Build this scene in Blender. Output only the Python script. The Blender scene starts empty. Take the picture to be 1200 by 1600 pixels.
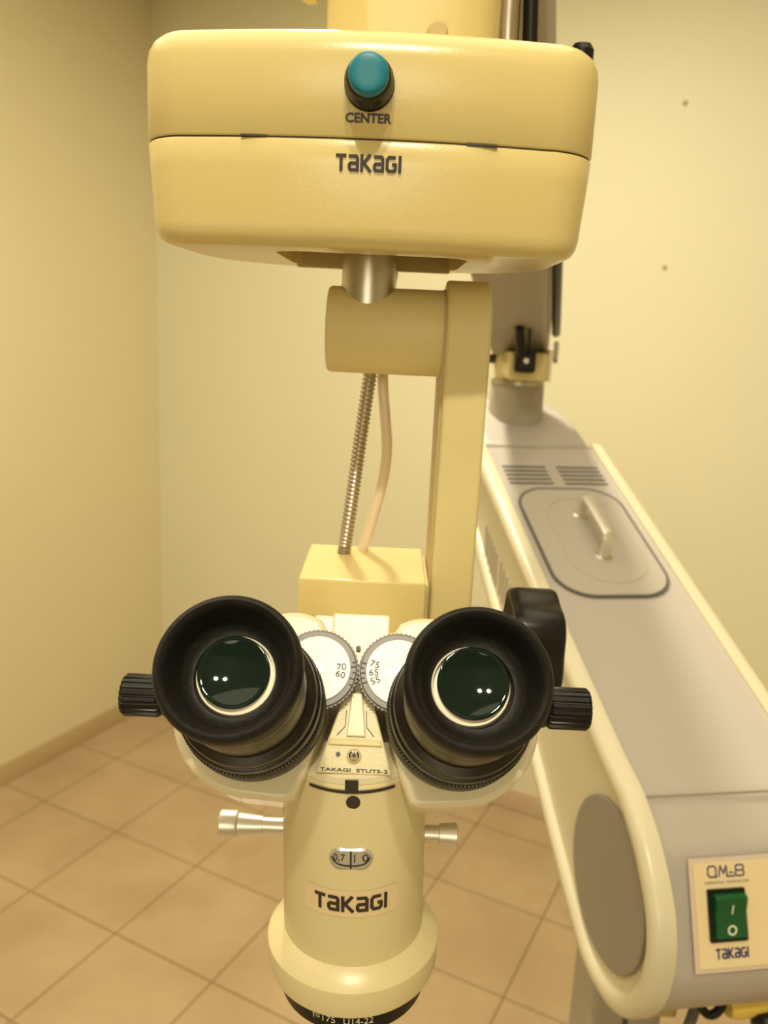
import bpy, bmesh, math, random
from math import sin, cos, pi, radians, sqrt, atan2
from mathutils import Vector, Matrix

scene = bpy.context.scene
COL = scene.collection
random.seed(7)

# ---------------------------------------------------------------- camera
CAM_H = 1.65
cd = bpy.data.cameras.new('camera')
cam = bpy.data.objects.new('camera', cd)
COL.objects.link(cam)
scene.camera = cam
cd.sensor_fit = 'VERTICAL'
cd.sensor_height = 36.0
cd.sensor_width = 27.0
cd.lens = 36.0 * 1287.0 / 1600.0
cd.clip_start = 0.01
th_, ro_ = radians(13.08), radians(2.66)
fwd = Vector((0, cos(th_), -sin(th_)))
up0 = Vector((0, sin(th_), cos(th_)))
rt0 = Vector((1, 0, 0))
rt = rt0 * cos(ro_) + up0 * sin(ro_)
up = -rt0 * sin(ro_) + up0 * cos(ro_)
m = Matrix((rt, up, -fwd)).transposed().to_4x4()
m.translation = Vector((0, 0, CAM_H))
cam.matrix_world = m
cd.dof.use_dof = True
cd.dof.focus_distance = 0.27
cd.dof.aperture_fstop = 17.0

# ---------------------------------------------------------------- world, lamps, exposure
w = bpy.data.worlds.new('world'); scene.world = w
w.use_nodes = True
w.node_tree.nodes['Background'].inputs['Color'].default_value = (1, .8, .5, 1)
w.node_tree.nodes['Background'].inputs['Strength'].default_value = 0.05
scene.view_settings.view_transform = 'Standard'
scene.view_settings.look = 'None'
scene.view_settings.gamma = 1.0
scene.view_settings.exposure = 0.10
scene.view_settings.use_curve_mapping = False

def area(name, loc, size, power, color, target=None):
    ld = bpy.data.lights.new(name, 'AREA')
    ld.shape = 'DISK'; ld.size = size; ld.energy = power; ld.color = color
    o = bpy.data.objects.new(name, ld); COL.objects.link(o)
    o.location = loc
    if target is not None:
        o.rotation_euler = (Vector(target) - Vector(loc)).to_track_quat('-Z', 'Y').to_euler()
    return o
WARM = (1.0, .90, .66)
area('ceiling_lamp_rear', (-0.12, -0.62, 2.72), .06, 7.5, WARM)
area('ceiling_lamp_rear', (0.06, -0.62, 2.72), .06, 7.5, WARM)
area('ceiling_lamp_far', (-0.12, 1.42, 2.72), .12, 25, WARM)
area('ceiling_fill', (-0.55, .80, 2.74), 2.4, 27, WARM)  # invented overhead fill that evens out the ambient light
area('rear_fill', (-0.15, -1.75, 1.95), 1.0, 10, WARM, (0, .5, 1.5))  # added soft fill behind the camera for surfaces facing it

# ---------------------------------------------------------------- materials
def mat(name, col, rough=.5, metal=0.0, spec=.5, bump=0, bscale=200, coat=0, mottling=0):
    mt = bpy.data.materials.new(name); mt.use_nodes = True
    nt = mt.node_tree; b = nt.nodes['Principled BSDF']
    b.inputs['Base Color'].default_value = (*col, 1)
    b.inputs['Roughness'].default_value = rough
    b.inputs['Metallic'].default_value = metal
    b.inputs['Specular IOR Level'].default_value = spec
    b.inputs['Coat Weight'].default_value = coat
    if bump or mottling:
        g = nt.nodes.new('ShaderNodeNewGeometry')
        n = nt.nodes.new('ShaderNodeTexNoise'); n.inputs['Scale'].default_value = bscale
        n.inputs['Detail'].default_value = 3
        nt.links.new(g.outputs['Position'], n.inputs['Vector'])
        if bump:
            bp = nt.nodes.new('ShaderNodeBump'); bp.inputs['Strength'].default_value = bump
            bp.inputs['Distance'].default_value = .002
            nt.links.new(n.outputs['Fac'], bp.inputs['Height'])
            nt.links.new(bp.outputs['Normal'], b.inputs['Normal'])
        if mottling:
            mx = nt.nodes.new('ShaderNodeMix'); mx.data_type = 'RGBA'
            mx.inputs['A'].default_value = (*col, 1)
            mx.inputs['B'].default_value = (*[min(1, c * (1 + mottling)) for c in col], 1)
            nt.links.new(n.outputs['Fac'], mx.inputs['Factor'])
            nt.links.new(mx.outputs['Result'], b.inputs['Base Color'])
    return mt

CREAM = mat('cream_enamel', (.73, .605, .27), .24, bump=.03, bscale=900)
BODYC = mat('body_cream_enamel', (.70, .61, .35), .3, bump=.03, bscale=900)
CREAMW = mat('pale_cream_enamel', (.84, .76, .54), .30, bump=.03, bscale=900)
CREAM2 = mat('cream_satin_paint', (.75, .64, .32), .5, bump=.04, bscale=900)
RIMC = mat('cream_moulded_plastic', (.67, .615, .45), .28)
GREY = mat('warm_grey_plastic', (.44, .402, .365), .5, bump=.03, bscale=700)
GREYD = mat('taupe_grey_plastic', (.40, .36, .29), .55, bump=.03, bscale=700)
DISCM = mat('taupe_disc_plastic', (.29, .26, .215), .55)
HATCH = mat('hatch_beige_grey', (.43, .395, .345), .42)
BLACK = mat('black_rubber', (.006, .0055, .005), .5, spec=.32, bump=.15, bscale=500, mottling=1.2)
BLACKP = mat('black_plastic', (.007, .0065, .006), .32, spec=.35)
BLACKM = mat('black_anodised', (.022, .016, .010), .3, metal=.4)
GASKET = mat('dark_grey_gasket', (.10, .09, .085), .5)
STEEL = mat('brushed_steel', (.50, .46, .39), .32, metal=1, bump=.02, bscale=300)
CHROME = mat('chrome', (.85, .83, .78), .08, metal=1)
SILVER = mat('satin_aluminium', (.78, .75, .70), .38, metal=.8)
DIALW = mat('white_dial_plate', (.95, .93, .88), .35)
DIALR = mat('dial_ring_aluminium', (.20, .19, .185), .45, metal=.2)
TEAL = mat('teal_button_plastic', (.0, .20, .29), .38)
INK = mat('dark_ink', (.035, .025, .018), .5)
INKB = mat('navy_ink', (.02, .025, .16), .5)
WHITEI = mat('white_ink', (.85, .85, .72), .5)
GREEN = mat('green_rocker_plastic', (.002, .085, .022), .25)
LABELP = mat('label_panel_cream', (.80, .66, .40), .45)
LABELF = mat('label_panel_edge', (.66, .55, .46), .45)
STICK = mat('clear_sticker_tan', (.74, .59, .36), .35)
WINDOWG = mat('scale_window_grey', (.42, .39, .33), .3)
SLOTM = mat('tan_slot_plate', (.55, .42, .20), .5)
YELLOW = mat('yellow_plastic', (.72, .52, .10), .4)
DARKG = mat('shadow_gap_black', (.05, .04, .03), .7)
SPRING = mat('metal_gooseneck', (.50, .44, .36), .33, metal=.9)
TUBEM = mat('translucent_beige_hose', (.80, .66, .46), .30)
CRESC = mat('lens_crescent_ivory', (.86, .78, .62), .25)  # ivory colour imitating the bright crescent of light in each eyepiece

def lens_mat():
    mt = bpy.data.materials.new('coated_dark_green_glass'); mt.use_nodes = True
    b = mt.node_tree.nodes['Principled BSDF']
    b.inputs['Base Color'].default_value = (.004, .014, .010, 1)
    b.inputs['Roughness'].default_value = .04
    b.inputs['Specular IOR Level'].default_value = .28
    b.inputs['Coat Weight'].default_value = .05
    b.inputs['Coat Tint'].default_value = (.3, 1, .9, 1)
    b.inputs['Coat Roughness'].default_value = .03
    return mt
LENS = lens_mat()

# ---------------------------------------------------------------- helpers
class Thing: pass
def thing(name, loc, label, cat, group=None):
    o = bpy.data.objects.new(name, None); COL.objects.link(o)
    o.empty_display_size = .02
    o.location = loc
    o['label'] = label; o['category'] = cat
    if group: o['group'] = group
    return o
def world_loc(o):
    v = Vector(o.location)
    p = o.parent
    while p is not None:
        v += Vector(p.location); p = p.parent
    return v
def obj(name, bm, mtl, parent=None, smooth=30, bevel=0, seg=3, label=None, weld=False):
    """bm verts are in world coordinates; origin goes to the parent's origin (parts) or stays at zero"""
    if weld: bmesh.ops.remove_doubles(bm, verts=bm.verts, dist=1e-6)
    bmesh.ops.recalc_face_normals(bm, faces=bm.faces)
    me = bpy.data.meshes.new(name)
    if parent is not None:
        off = world_loc(parent)
        bmesh.ops.translate(bm, verts=bm.verts, vec=-off)
    bm.to_mesh(me); bm.free()
    me.materials.append(mtl)
    o = bpy.data.objects.new(name, me); COL.objects.link(o)
    if parent is not None: o.parent = parent
    if smooth:
        for p in me.polygons: p.use_smooth = True
        try: me.set_sharp_from_angle(angle=radians(smooth))
        except Exception: pass
    if bevel:
        md = o.modifiers.new('bevel', 'BEVEL'); md.width = bevel; md.segments = seg
        md.limit_method = 'ANGLE'; md.angle_limit = radians(35); md.harden_normals = False
        for p in me.polygons: p.use_smooth = True
    if label: o['label'] = label
    return o
def solo(o, label, cat, group=None):
    o['label'] = label; o['category'] = cat
    if group: o['group'] = group
    return o
def struct(o): o['kind'] = 'structure'; return o

class Fr:
    """a frame: origin + three axes"""
    def __init__(s, o, x, y, z): s.o, s.x, s.y, s.z = Vector(o), Vector(x).normalized(), Vector(y).normalized(), Vector(z).normalized()
    def __call__(s, a, b, c=0.0): return s.o + s.x * a + s.y * b + s.z * c
WF = Fr((0, 0, 0), (1, 0, 0), (0, 1, 0), (0, 0, 1))
def axis_frame(o, z, hint=(0, 0, 1)):
    z = Vector(z).normalized(); h = Vector(hint)
    if abs(h.dot(z)) > .95: h = Vector((1, 0, 0))
    x = h.cross(z).normalized(); y = z.cross(x)
    return Fr(o, x, y, z)
def lathe(bm, prof, fr, seg=64, cap0=True, cap1=True, rmod=None):
    rings = []
    for r, t in prof:
        ring = []
        for k in range(seg):
            a = 2 * pi * k / seg
            rr = r * (rmod(k, t) if rmod else 1)
            ring.append(bm.verts.new(fr(rr * cos(a), rr * sin(a), t)))
        rings.append(ring)
    for A, B in zip(rings, rings[1:]):
        for k in range(seg):
            bm.faces.new((A[k], A[(k + 1) % seg], B[(k + 1) % seg], B[k]))
    if cap0: bm.faces.new(rings[0][::-1])
    if cap1: bm.faces.new(rings[-1])
    return rings
def LM(prof, fr, **k):
    bm = bmesh.new(); lathe(bm, prof, fr, **k); return bm
def loft(bm, rings, cap0=True, cap1=True):
    R = [[bm.verts.new(p) for p in r] for r in rings]
    n = len(R[0])
    for A, B in zip(R, R[1:]):
        for k in range(n): bm.faces.new((A[k], A[(k + 1) % n], B[(k + 1) % n], B[k]))
    if cap0: bm.faces.new(R[0][::-1])
    if cap1: bm.faces.new(R[-1])
    return R
def extr(poly, z0, z1, fr, bm=None):
    bm = bm or bmesh.new()
    loft(bm, [[fr(x, y, z0) for x, y in poly], [fr(x, y, z1) for x, y in poly]])
    return bm
def box(x0, x1, y0, y1, z0, z1, fr=WF, bm=None):
    return extr([(x0, y0), (x1, y0), (x1, y1), (x0, y1)], z0, z1, fr, bm)
def rrect(x0, x1, y0, y1, r, n=6):
    P = []
    for cx, cy, a0 in ((x1 - r, y0 + r, -90), (x1 - r, y1 - r, 0), (x0 + r, y1 - r, 90), (x0 + r, y0 + r, 180)):
        for k in range(n + 1):
            a = radians(a0 + 90 * k / n); P.append((cx + r * cos(a), cy + r * sin(a)))
    return P
def circ(cx, cy, r, n=48): return [(cx + r * cos(2 * pi * k / n), cy + r * sin(2 * pi * k / n)) for k in range(n)]
def ringplate(outer, inner, z0, z1, fr, bm=None):
    bm = bm or bmesh.new()
    n = len(outer)
    rs = [[bm.verts.new(fr(x, y, z)) for x, y in P] for P, z in ((outer, z0), (outer, z1), (inner, z1), (inner, z0))]
    for a in range(4):
        A, B = rs[a], rs[(a + 1) % 4]
        for k in range(n): bm.faces.new((A[k], A[(k + 1) % n], B[(k + 1) % n], B[k]))
    return bm
def inset(poly, d):
    n = len(poly); out = []
    area2 = sum(poly[i][0] * poly[(i + 1) % n][1] - poly[(i + 1) % n][0] * poly[i][1] for i in range(n))
    sg = 1 if area2 > 0 else -1
    for i in range(n):
        p0, p1, p2 = Vector(poly[i - 1]), Vector(poly[i]), Vector(poly[(i + 1) % n])
        e1 = (p1 - p0); e2 = (p2 - p1)
        if e1.length < 1e-9: e1 = e2
        if e2.length < 1e-9: e2 = e1
        n1 = Vector((-e1.y, e1.x)).normalized(); n2 = Vector((-e2.y, e2.x)).normalized()
        nn = (n1 + n2).normalized(); c = max(.5, nn.dot(n1))
        q = p1 + nn * (sg * d / c); out.append((q.x, q.y))
    return out
def catmull(P, n=6, closed=False):
    out = []; N = len(P)
    rng = range(N) if closed else range(N - 1)
    for i in rng:
        if closed: a, b, c, d = P[i - 1], P[i], P[(i + 1) % N], P[(i + 2) % N]
        else: a, b, c, d = P[max(i - 1, 0)], P[i], P[i + 1], P[min(i + 2, N - 1)]
        a, b, c, d = map(Vector, (a, b, c, d))
        for k in range(n):
            t = k / n
            out.append(.5 * ((2 * b) + (c - a) * t + (2 * a - 5 * b + 4 * c - d) * t * t + (3 * b - a - 3 * c + d) * t ** 3))
    if not closed: out.append(Vector(P[-1]))
    return out
def tube(path, r, seg=14, bm=None, rf=None):
    bm = bm or bmesh.new()
    path = [Vector(p) for p in path]
    prev = None; rings = []
    for i, p in enumerate(path):
        t = (path[min(i + 1, len(path) - 1)] - path[max(i - 1, 0)]).normalized()
        if prev is None:
            h = Vector((0, 0, 1)) if abs(t.z) < .9 else Vector((1, 0, 0))
            x = h.cross(t).normalized()
        else:
            x = (prev - t * prev.dot(t)).normalized()
        prev = x; y = t.cross(x)
        rr = rf(i) if rf else r
        rings.append([p + (x * cos(2 * pi * k / seg) + y * sin(2 * pi * k / seg)) * rr for k in range(seg)])
    loft(bm, rings)
    return bm
def cut(o, cbm):
    """boolean difference, applied"""
    me = bpy.data.meshes.new('tmp'); bmesh.ops.recalc_face_normals(cbm, faces=cbm.faces); cbm.to_mesh(me); cbm.free()
    c = bpy.data.objects.new('tmp', me); COL.objects.link(c)
    if o.parent is not None: c.location = (0, 0, 0)
    md = o.modifiers.new('cut', 'BOOLEAN'); md.operation = 'DIFFERENCE'; md.object = c; md.solver = 'EXACT'
    bpy.context.view_layer.update()
    dg = bpy.context.evaluated_depsgraph_get()
    nm = bpy.data.meshes.new_from_object(o.evaluated_get(dg))
    o.modifiers.clear(); o.data = nm
    bpy.data.objects.remove(c)
    for p in nm.polygons: p.use_smooth = True
    nm.set_sharp_from_angle(angle=radians(30))
    return o

# --- lettering
GL = {
 'T': ([[(0, .9), (.80, .9)], [(.40, .9), (.40, 0)]], .80),
 'a': ([[(.04, .88), (.62, .88), (.72, .78), (.72, .0)], [(.72, .48), (.20, .48), (.10, .38), (.10, .20), (.20, .10), (.72, .10)]], .82),
 'K': ([[(.10, 1), (.10, 0)], [(.74, 1.0), (.26, .52), (.30, .46), (.80, 0)]], .84),
 'G': ([[(.74, .88), (.24, .88), (.10, .74), (.10, .24), (.24, .10), (.62, .10), (.74, .20), (.74, .48), (.48, .48)]], .84),
 'I': ([[(.10, 1), (.10, 0)]], .20),
 'O': ([[(.30, .06), (.10, .22), (.10, .78), (.25, .93), (.75, .93), (.90, .78), (.90, .22), (.75, .06), (.28, .06), (1.0, .06)]], 1.0),
 'M': ([[(.02, .06), (.20, .93), (.50, .30), (.78, .93), (.84, .06), (1.2, .06)]], .90),
 '-': ([[(.0, .35), (.42, .35)], [(-.3, .06), (.6, .06)]], .42),
 '8': ([[(.20, .50), (.12, .62), (.12, .84), (.22, .93), (.78, .93), (.88, .84), (.88, .62), (.78, .50), (.20, .50), (.08, .36), (.08, .18), (.20, .06), (.80, .06), (.92, .18), (.92, .36), (.78, .50)]], 1.0),
}
def strokes(word, f, height, width, sw, gap=.16, bm=None):
    """word drawn in strokes, scaled to width x height, centred at 0,0; f maps (x, y) to a world point"""
    bm = bm or bmesh.new()
    tot = sum(GL[c][1] for c in word) + gap * (len(word) - 1)
    kx = width / tot; x = 0
    for c in word:
        paths, adv = GL[c]
        for P in paths:
            Q = [Vector(((x + a) * kx - width / 2, b * height - height / 2)) for a, b in P]
            h = sw * height / 2
            for i in range(len(Q) - 1):
                d = (Q[i + 1] - Q[i]).normalized(); nrm = Vector((-d.y, d.x))
                a = Q[i] - d * (h if i > 0 else 0); b = Q[i + 1] + d * (h if i < len(Q) - 2 else 0)
                if i > 0: a = Q[i] - d * h * .4
                if i < len(Q) - 2: b = Q[i + 1] + d * h * .4
                ns = 3
                for k in range(ns):
                    p, q = a.lerp(b, k / ns), a.lerp(b, (k + 1) / ns)
                    bm.faces.new([bm.verts.new(f(v.x, v.y)) for v in (p - nrm * h, q - nrm * h, q + nrm * h, p + nrm * h)])
            for v in Q[1:-1]:
                bm.faces.new([bm.verts.new(f(v.x + h * cos(a * pi / 4), v.y + h * sin(a * pi / 4))) for a in range(8)])
        x += adv + gap
    return bm
def text_bm(s, size, f, bold=0.0, width=None, height=None, rot=0.0, space=1.0, bm=None):
    cu = bpy.data.curves.new('t', 'FONT'); cu.body = s; cu.size = size; cu.offset = bold * size
    cu.align_x = 'CENTER'; cu.align_y = 'CENTER'; cu.resolution_u = 3; cu.space_character = space
    o = bpy.data.objects.new('t', cu); COL.objects.link(o)
    bpy.context.view_layer.update()
    me = bpy.data.meshes.new_from_object(o.evaluated_get(bpy.context.evaluated_depsgraph_get()))
    bpy.data.objects.remove(o)
    xs = [v.co.x for v in me.vertices]; ys = [v.co.y for v in me.vertices]
    cx, cy = (min(xs) + max(xs)) / 2, (min(ys) + max(ys)) / 2
    sx = width / (max(xs) - min(xs)) if width else 1
    sy = height / (max(ys) - min(ys)) if height else sx
    bm = bm or bmesh.new()
    vs = []
    for v in me.vertices:
        x, y = (v.co.x - cx) * sx, (v.co.y - cy) * sy
        vs.append(bm.verts.new(f(x * cos(rot) - y * sin(rot), x * sin(rot) + y * cos(rot))))
    for p in me.polygons:
        try: bm.faces.new([vs[i] for i in p.vertices])
        except ValueError: pass
    return bm

# ================================================================ ROOM
YAW = radians(-27.08)
A = Vector((cos(YAW), sin(YAW), 0)); B = Vector((-sin(YAW), cos(YAW), 0)); Zu = Vector((0, 0, 1))
K = Vector((-.924, 3.308, 0))
RF = Fr(K, A, B, Zu)      # a: along the back wall to the right, b: away from the room
RW, RD, RH = 4.4, 5.4, 2.78

def wall_mat(name, col):
    mt = bpy.data.materials.new(name); mt.use_nodes = True
    nt = mt.node_tree; b = nt.nodes['Principled BSDF']; b.inputs['Roughness'].default_value = .55
    g = nt.nodes.new('ShaderNodeNewGeometry')
    n = nt.nodes.new('ShaderNodeTexNoise'); n.inputs['Scale'].default_value = 1.6; n.inputs['Detail'].default_value = 2
    n2 = nt.nodes.new('ShaderNodeTexNoise'); n2.inputs['Scale'].default_value = 140
    nt.links.new(g.outputs['Position'], n.inputs['Vector']); nt.links.new(g.outputs['Position'], n2.inputs['Vector'])
    mx = nt.nodes.new('ShaderNodeMix'); mx.data_type = 'RGBA'
    mx.inputs['A'].default_value = (*[c * .96 for c in col], 1); mx.inputs['B'].default_value = (*[min(1, c * 1.03) for c in col], 1)
    nt.links.new(n.outputs['Fac'], mx.inputs['Factor']); nt.links.new(mx.outputs['Result'], b.inputs['Base Color'])
    bp = nt.nodes.new('ShaderNodeBump'); bp.inputs['Strength'].default_value = .12; bp.inputs['Distance'].default_value = .002
    nt.links.new(n2.outputs['Fac'], bp.inputs['Height']); nt.links.new(bp.outputs['Normal'], b.inputs['Normal'])
    return mt
WALLB = wall_mat('painted_wall_cream', (.76, .73, .54))
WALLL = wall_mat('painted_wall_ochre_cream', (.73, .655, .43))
CEIL = wall_mat('ceiling_paint', (.82, .76, .58))

def floor_mat():
    mt = bpy.data.materials.new('floor_tiles'); mt.use_nodes = True
    nt = mt.node_tree; N = nt.nodes; L = nt.links; b = N['Principled BSDF']
    g = N.new('ShaderNodeNewGeometry')
    sub = N.new('ShaderNodeVectorMath'); sub.operation = 'SUBTRACT'; sub.inputs[1].default_value = (-.9688, 2.0591, 0)
    L.new(g.outputs['Position'], sub.inputs[0])
    cmb = N.new('ShaderNodeCombineXYZ')
    s = .3303
    for i, ax in enumerate((A, B)):
        d = N.new('ShaderNodeVectorMath'); d.operation = 'DOT_PRODUCT'; d.inputs[1].default_value = tuple(ax / s)
        L.new(sub.outputs[0], d.inputs[0]); L.new(d.outputs['Value'], cmb.inputs[i])
    br = N.new('ShaderNodeTexBrick'); br.offset = 0; br.squash = 1
    br.inputs['Scale'].default_value = 1; br.inputs['Brick Width'].default_value = 1; br.inputs['Row Height'].default_value = 1
    br.inputs['Mortar Size'].default_value = .009; br.inputs['Mortar Smooth'].default_value = .3
    br.inputs['Color1'].default_value = (.53, .40, .245, 1); br.inputs['Color2'].default_value = (.51, .385, .232, 1)
    br.inputs['Mortar'].default_value = (.30, .19, .085, 1)
    L.new(cmb.outputs[0], br.inputs['Vector'])
    n = N.new('ShaderNodeTexNoise'); n.inputs['Scale'].default_value = 4; n.inputs['Detail'].default_value = 6
    L.new(g.outputs['Position'], n.inputs['Vector'])
    rmp = N.new('ShaderNodeValToRGB'); rmp.color_ramp.elements[0].position = .35; rmp.color_ramp.elements[1].position = .7
    rmp.color_ramp.elements[0].color = (.84, .80, .76, 1); rmp.color_ramp.elements[1].color = (1.0, 1.0, 1.0, 1)
    L.new(n.outputs['Fac'], rmp.inputs['Fac'])
    mx = N.new('ShaderNodeMix'); mx.data_type = 'RGBA'; mx.blend_type = 'MULTIPLY'; mx.inputs['Factor'].default_value = 1
    L.new(br.outputs['Color'], mx.inputs['A']); L.new(rmp.outputs['Color'], mx.inputs['B'])
    L.new(mx.outputs['Result'], b.inputs['Base Color'])
    b.inputs['Roughness'].default_value = .45
    bp = N.new('ShaderNodeBump'); bp.inputs['Strength'].default_value = .5; bp.inputs['Distance'].default_value = .002; bp.invert = True
    L.new(br.outputs['Fac'], bp.inputs['Height']); L.new(bp.outputs['Normal'], b.inputs['Normal'])
    return mt
FLOOR = floor_mat()
struct(obj('floor', box(0, RW, -RD, 0, -.05, 0, RF), FLOOR, smooth=0))
struct(obj('ceiling', box(0, RW, -RD, 0, RH, RH + .05, RF), CEIL, smooth=0))
struct(obj('wall_back', box(-.1, RW + .1, .008, .1, 0, RH, RF), WALLB, smooth=0))
struct(obj('wall_left', box(-.1, -.008, -RD, .008, 0, RH, RF), WALLL, smooth=0))
struct(obj('wall_right', box(RW, RW + .1, -RD, .008, 0, RH, RF), WALLB, smooth=0))
struct(obj('wall_front', box(-.1, RW + .1, -RD - .1, -RD, 0, RH, RF), WALLB, smooth=0))
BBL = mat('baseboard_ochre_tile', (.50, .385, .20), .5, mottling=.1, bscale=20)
BBR = mat('baseboard_beige_tile', (.57, .43, .29), .5, mottling=.1, bscale=20)
struct(obj('baseboard_left', box(-.008, 0, -RD, 0, 0, .077, RF), BBL, smooth=0, bevel=.002))
struct(obj('baseboard_back', box(.0005, RW - .001, 0, .008, 0, .077, RF), BBR, smooth=0, bevel=.002))
WM = mat('brown_wall_mark', (.42, .29, .12), .7)
for nm, (x, y, z), lb in (('wall_mark', (.766, 2.4439, 2.264), 'small brown mark on the cream back wall, upper of two'),
                          ('wall_mark', (.7634, 2.4452, 1.832), 'small brown mark on the cream back wall, lower of two')):
    p = Vector((x, y, z)) + B * .0085
    bm = LM([(.002, -.0025), (.006, -.002), (.0075, .0)], Fr(p, A, Zu, B), seg=14)
    solo(obj(nm, bm, WM), lb, 'wall mark', 'brown marks on the back wall')

# ================================================================ INCLINED STAND ARM (right)
az = radians(-9.5)
U = Vector((sin(az), cos(az), 0)); S = Vector((cos(az), -sin(az), 0))
P0 = Vector((.1982, .5395, 0))
SF = Fr(P0, U, Zu, S)           # (u, z, s)
AW = .1415
near = [(0.0386, 1.3335), (.012, 1.3252), (0, 1.3205), (-.0258, 1.3045), (-.0478, 1.2820), (-.0610, 1.2600), (-.0655, 1.2335), (-.0600, 1.2009),
        (-.0400, 1.1700), (-.016, 1.1545), (.010, 1.1490), (.0347, 1.1510), (.0617, 1.1630), (.123, 1.1979), (.1978, 1.2460)]
nearS = [(v.x, v.y) for v in catmull([(p[0], p[1], 0) for p in near], 4)]
far = [(.4173, 1.3700), (.480, 1.409), (.540, 1.4405), (.580, 1.465), (.590, 1.490)]
top = [(.478, 1.5053), (.2152, 1.4025)]
prof_full = nearS + far[:2] + [(.500, 1.425), (.500, 1.505)] + top
stand = thing('microscope_stand_arm', (.2, .75, 1.2), 'large inclined grey and cream equipment arm with green power switch at right', 'equipment arm')
# grey body between the side frames, running on to a rounded cap at the far end
flat = [(0.0386, 1.3335), (.012, 1.3252), (-.002, 1.3200), (-.020, 1.3085), (-.0335, 1.2970), (-.0418, 1.2800)]
flat2 = [(-.0634, 1.2262), (-.0650, 1.2150), (-.0600, 1.1960), (-.0400, 1.1700), (-.016, 1.1545), (.010, 1.1490), (.0347, 1.1510), (.0617, 1.1630), (.123, 1.1979), (.1978, 1.2460)]
nearB = [(v.x, v.y) for v in catmull([(p[0], p[1], 0) for p in flat], 4)] + [(v.x, v.y) for v in catmull([(p[0], p[1], 0) for p in flat2], 4)]
body_prof = nearB + [(.4173, 1.372), (.480, 1.4085), (.480, 1.5062)] + top[1:]
bodyp = inset(body_prof, .0012)
obj('body_shell', extr(bodyp, 0, AW, SF), GREY, stand)
# far cap: plan with rounded corners, top sloping on
def top_z(u): return 1.5053 + (u - .478) * .386
def cap_plan():
    P = [(.481, .0), (.481, AW)]
    n = 16
    R = []
    for k in range(n + 1):
        a = pi / 2 - pi * k / n
        R.append((.505 + .108 * cos(a) ** .6 if cos(a) > 1e-6 else .505, AW / 2 + (AW / 2) * sin(a)))
    return [(.481, 0.0)] + R[::-1] + [(.481, AW)]
cp = cap_plan()
bm = bmesh.new()
def capring(d, dz):
    q = inset(cp, d)
    return [SF(u, top_z(u) + dz, s) for u, s in q]
loft(bm, [[SF(u, 1.43 + (u - .48) * .4, s) for u, s in inset(cp, .006)], capring(0, -.012), capring(.0012, -.005), capring(.005, -.001), capring(.012, 0)])
obj('end_cap', bm, GREY, stand, smooth=50)
# seams
TFo = SF(.478, 1.5053, 0)
tdir = (SF(.478, 1.5053, 0) - SF(.2152, 1.4025, 0)).normalized()
TOPF = Fr(SF(.2152, 1.4025, 0), tdir, S, S.cross(tdir) * -1)
if TOPF.z.z < 0: TOPF.z = -TOPF.z
ct = tdir.dot(U)
def tu(u): return (u - .2152) / ct
obj('cover_seam', box(tu(.4775), tu(.4790), .002, AW - .002, -.003, .0001, TOPF), GREYD, stand)
nd = (SF(.0386, 1.3335, 0) - SF(-.001, 1.3201, 0)).normalized()
obj('cover_seam', box(-.0004, .0004, .002, AW - .002, -.003, -.0009, Fr(SF(-.001, 1.3201, 0), nd, S, nd.cross(S))), GREYD, stand)
# side frames: a raised moulded rim with a panel set into it
for sgn in (-1, 1):
    outer = inset(nearS + [(.4173, 1.372), (.480, 1.4085), (.480, 1.5065)] + top[1:], -.0024)
    inner = inset(outer, .0165)
    z_out, z_in, z_pan = (-.0155, .0008, -.0085) if sgn < 0 else (AW + .0155, AW - .0008, AW + .0085)
    # rounded rim section: (inset from the outer outline, s)
    dd = .0052 * (1 if sgn < 0 else -1)
    sect = [(.0, z_in), (.0, z_out + dd), (.0015, z_out + dd * .42), (.0052, z_out), (.0115, z_out), (.0150, z_out + dd * .42), (.0165, z_out + dd), (.0168, z_pan)]
    bm = bmesh.new()
    loft(bm, [[SF(x, y, q) for x, y in inset(outer, d)] for d, q in sect], cap0=True, cap1=True)
    fo = obj('side_frame', bm, RIMC, stand, smooth=50, label='cream side frame with raised rounded rim')
    sx = z_pan
    # round grey end disc
    dsk = [(a, b) for a, b in circ(.0185, 1.2370, .0640, 64)]
    obj('end_disc', extr(dsk, sx - .004 * (1 if sgn < 0 else -1) * 1, sx, SF) if sgn > 0 else extr(dsk, sx - .0035, sx + .001, SF), DISCM, stand, bevel=.001, label='round taupe grey disc')
    if sgn < 0:
        for (ua, za, ub, zb) in ((.409, 1.420, .357, 1.378), (.345, 1.396, .291, 1.352)):
            for k in range(5):
                u_ = ua + (ub - ua) * (k / 4) * .9
                zc = za - (ua - u_) * .42
                bm = box(u_ - .0008, u_ + .0008, zc - .040, zc, -.0012, .0008, Fr(SF(0, 0, -.0085), SF.x, SF.y, SF.z))
                obj('side_vent_slot', bm, DARKG if False else GREYD, stand)
# top vents
for s0, s1 in ((.0115, .0645), (.079, .1310)):
    for k in range(5):
        a = tu(.3995) + k * (tu(.4330) - tu(.3995)) / 4
        obj('top_vent_slot', box(a - .0009, a + .0009, s0, s1, -.001, .0003, TOPF), GASKET, stand)
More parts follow.
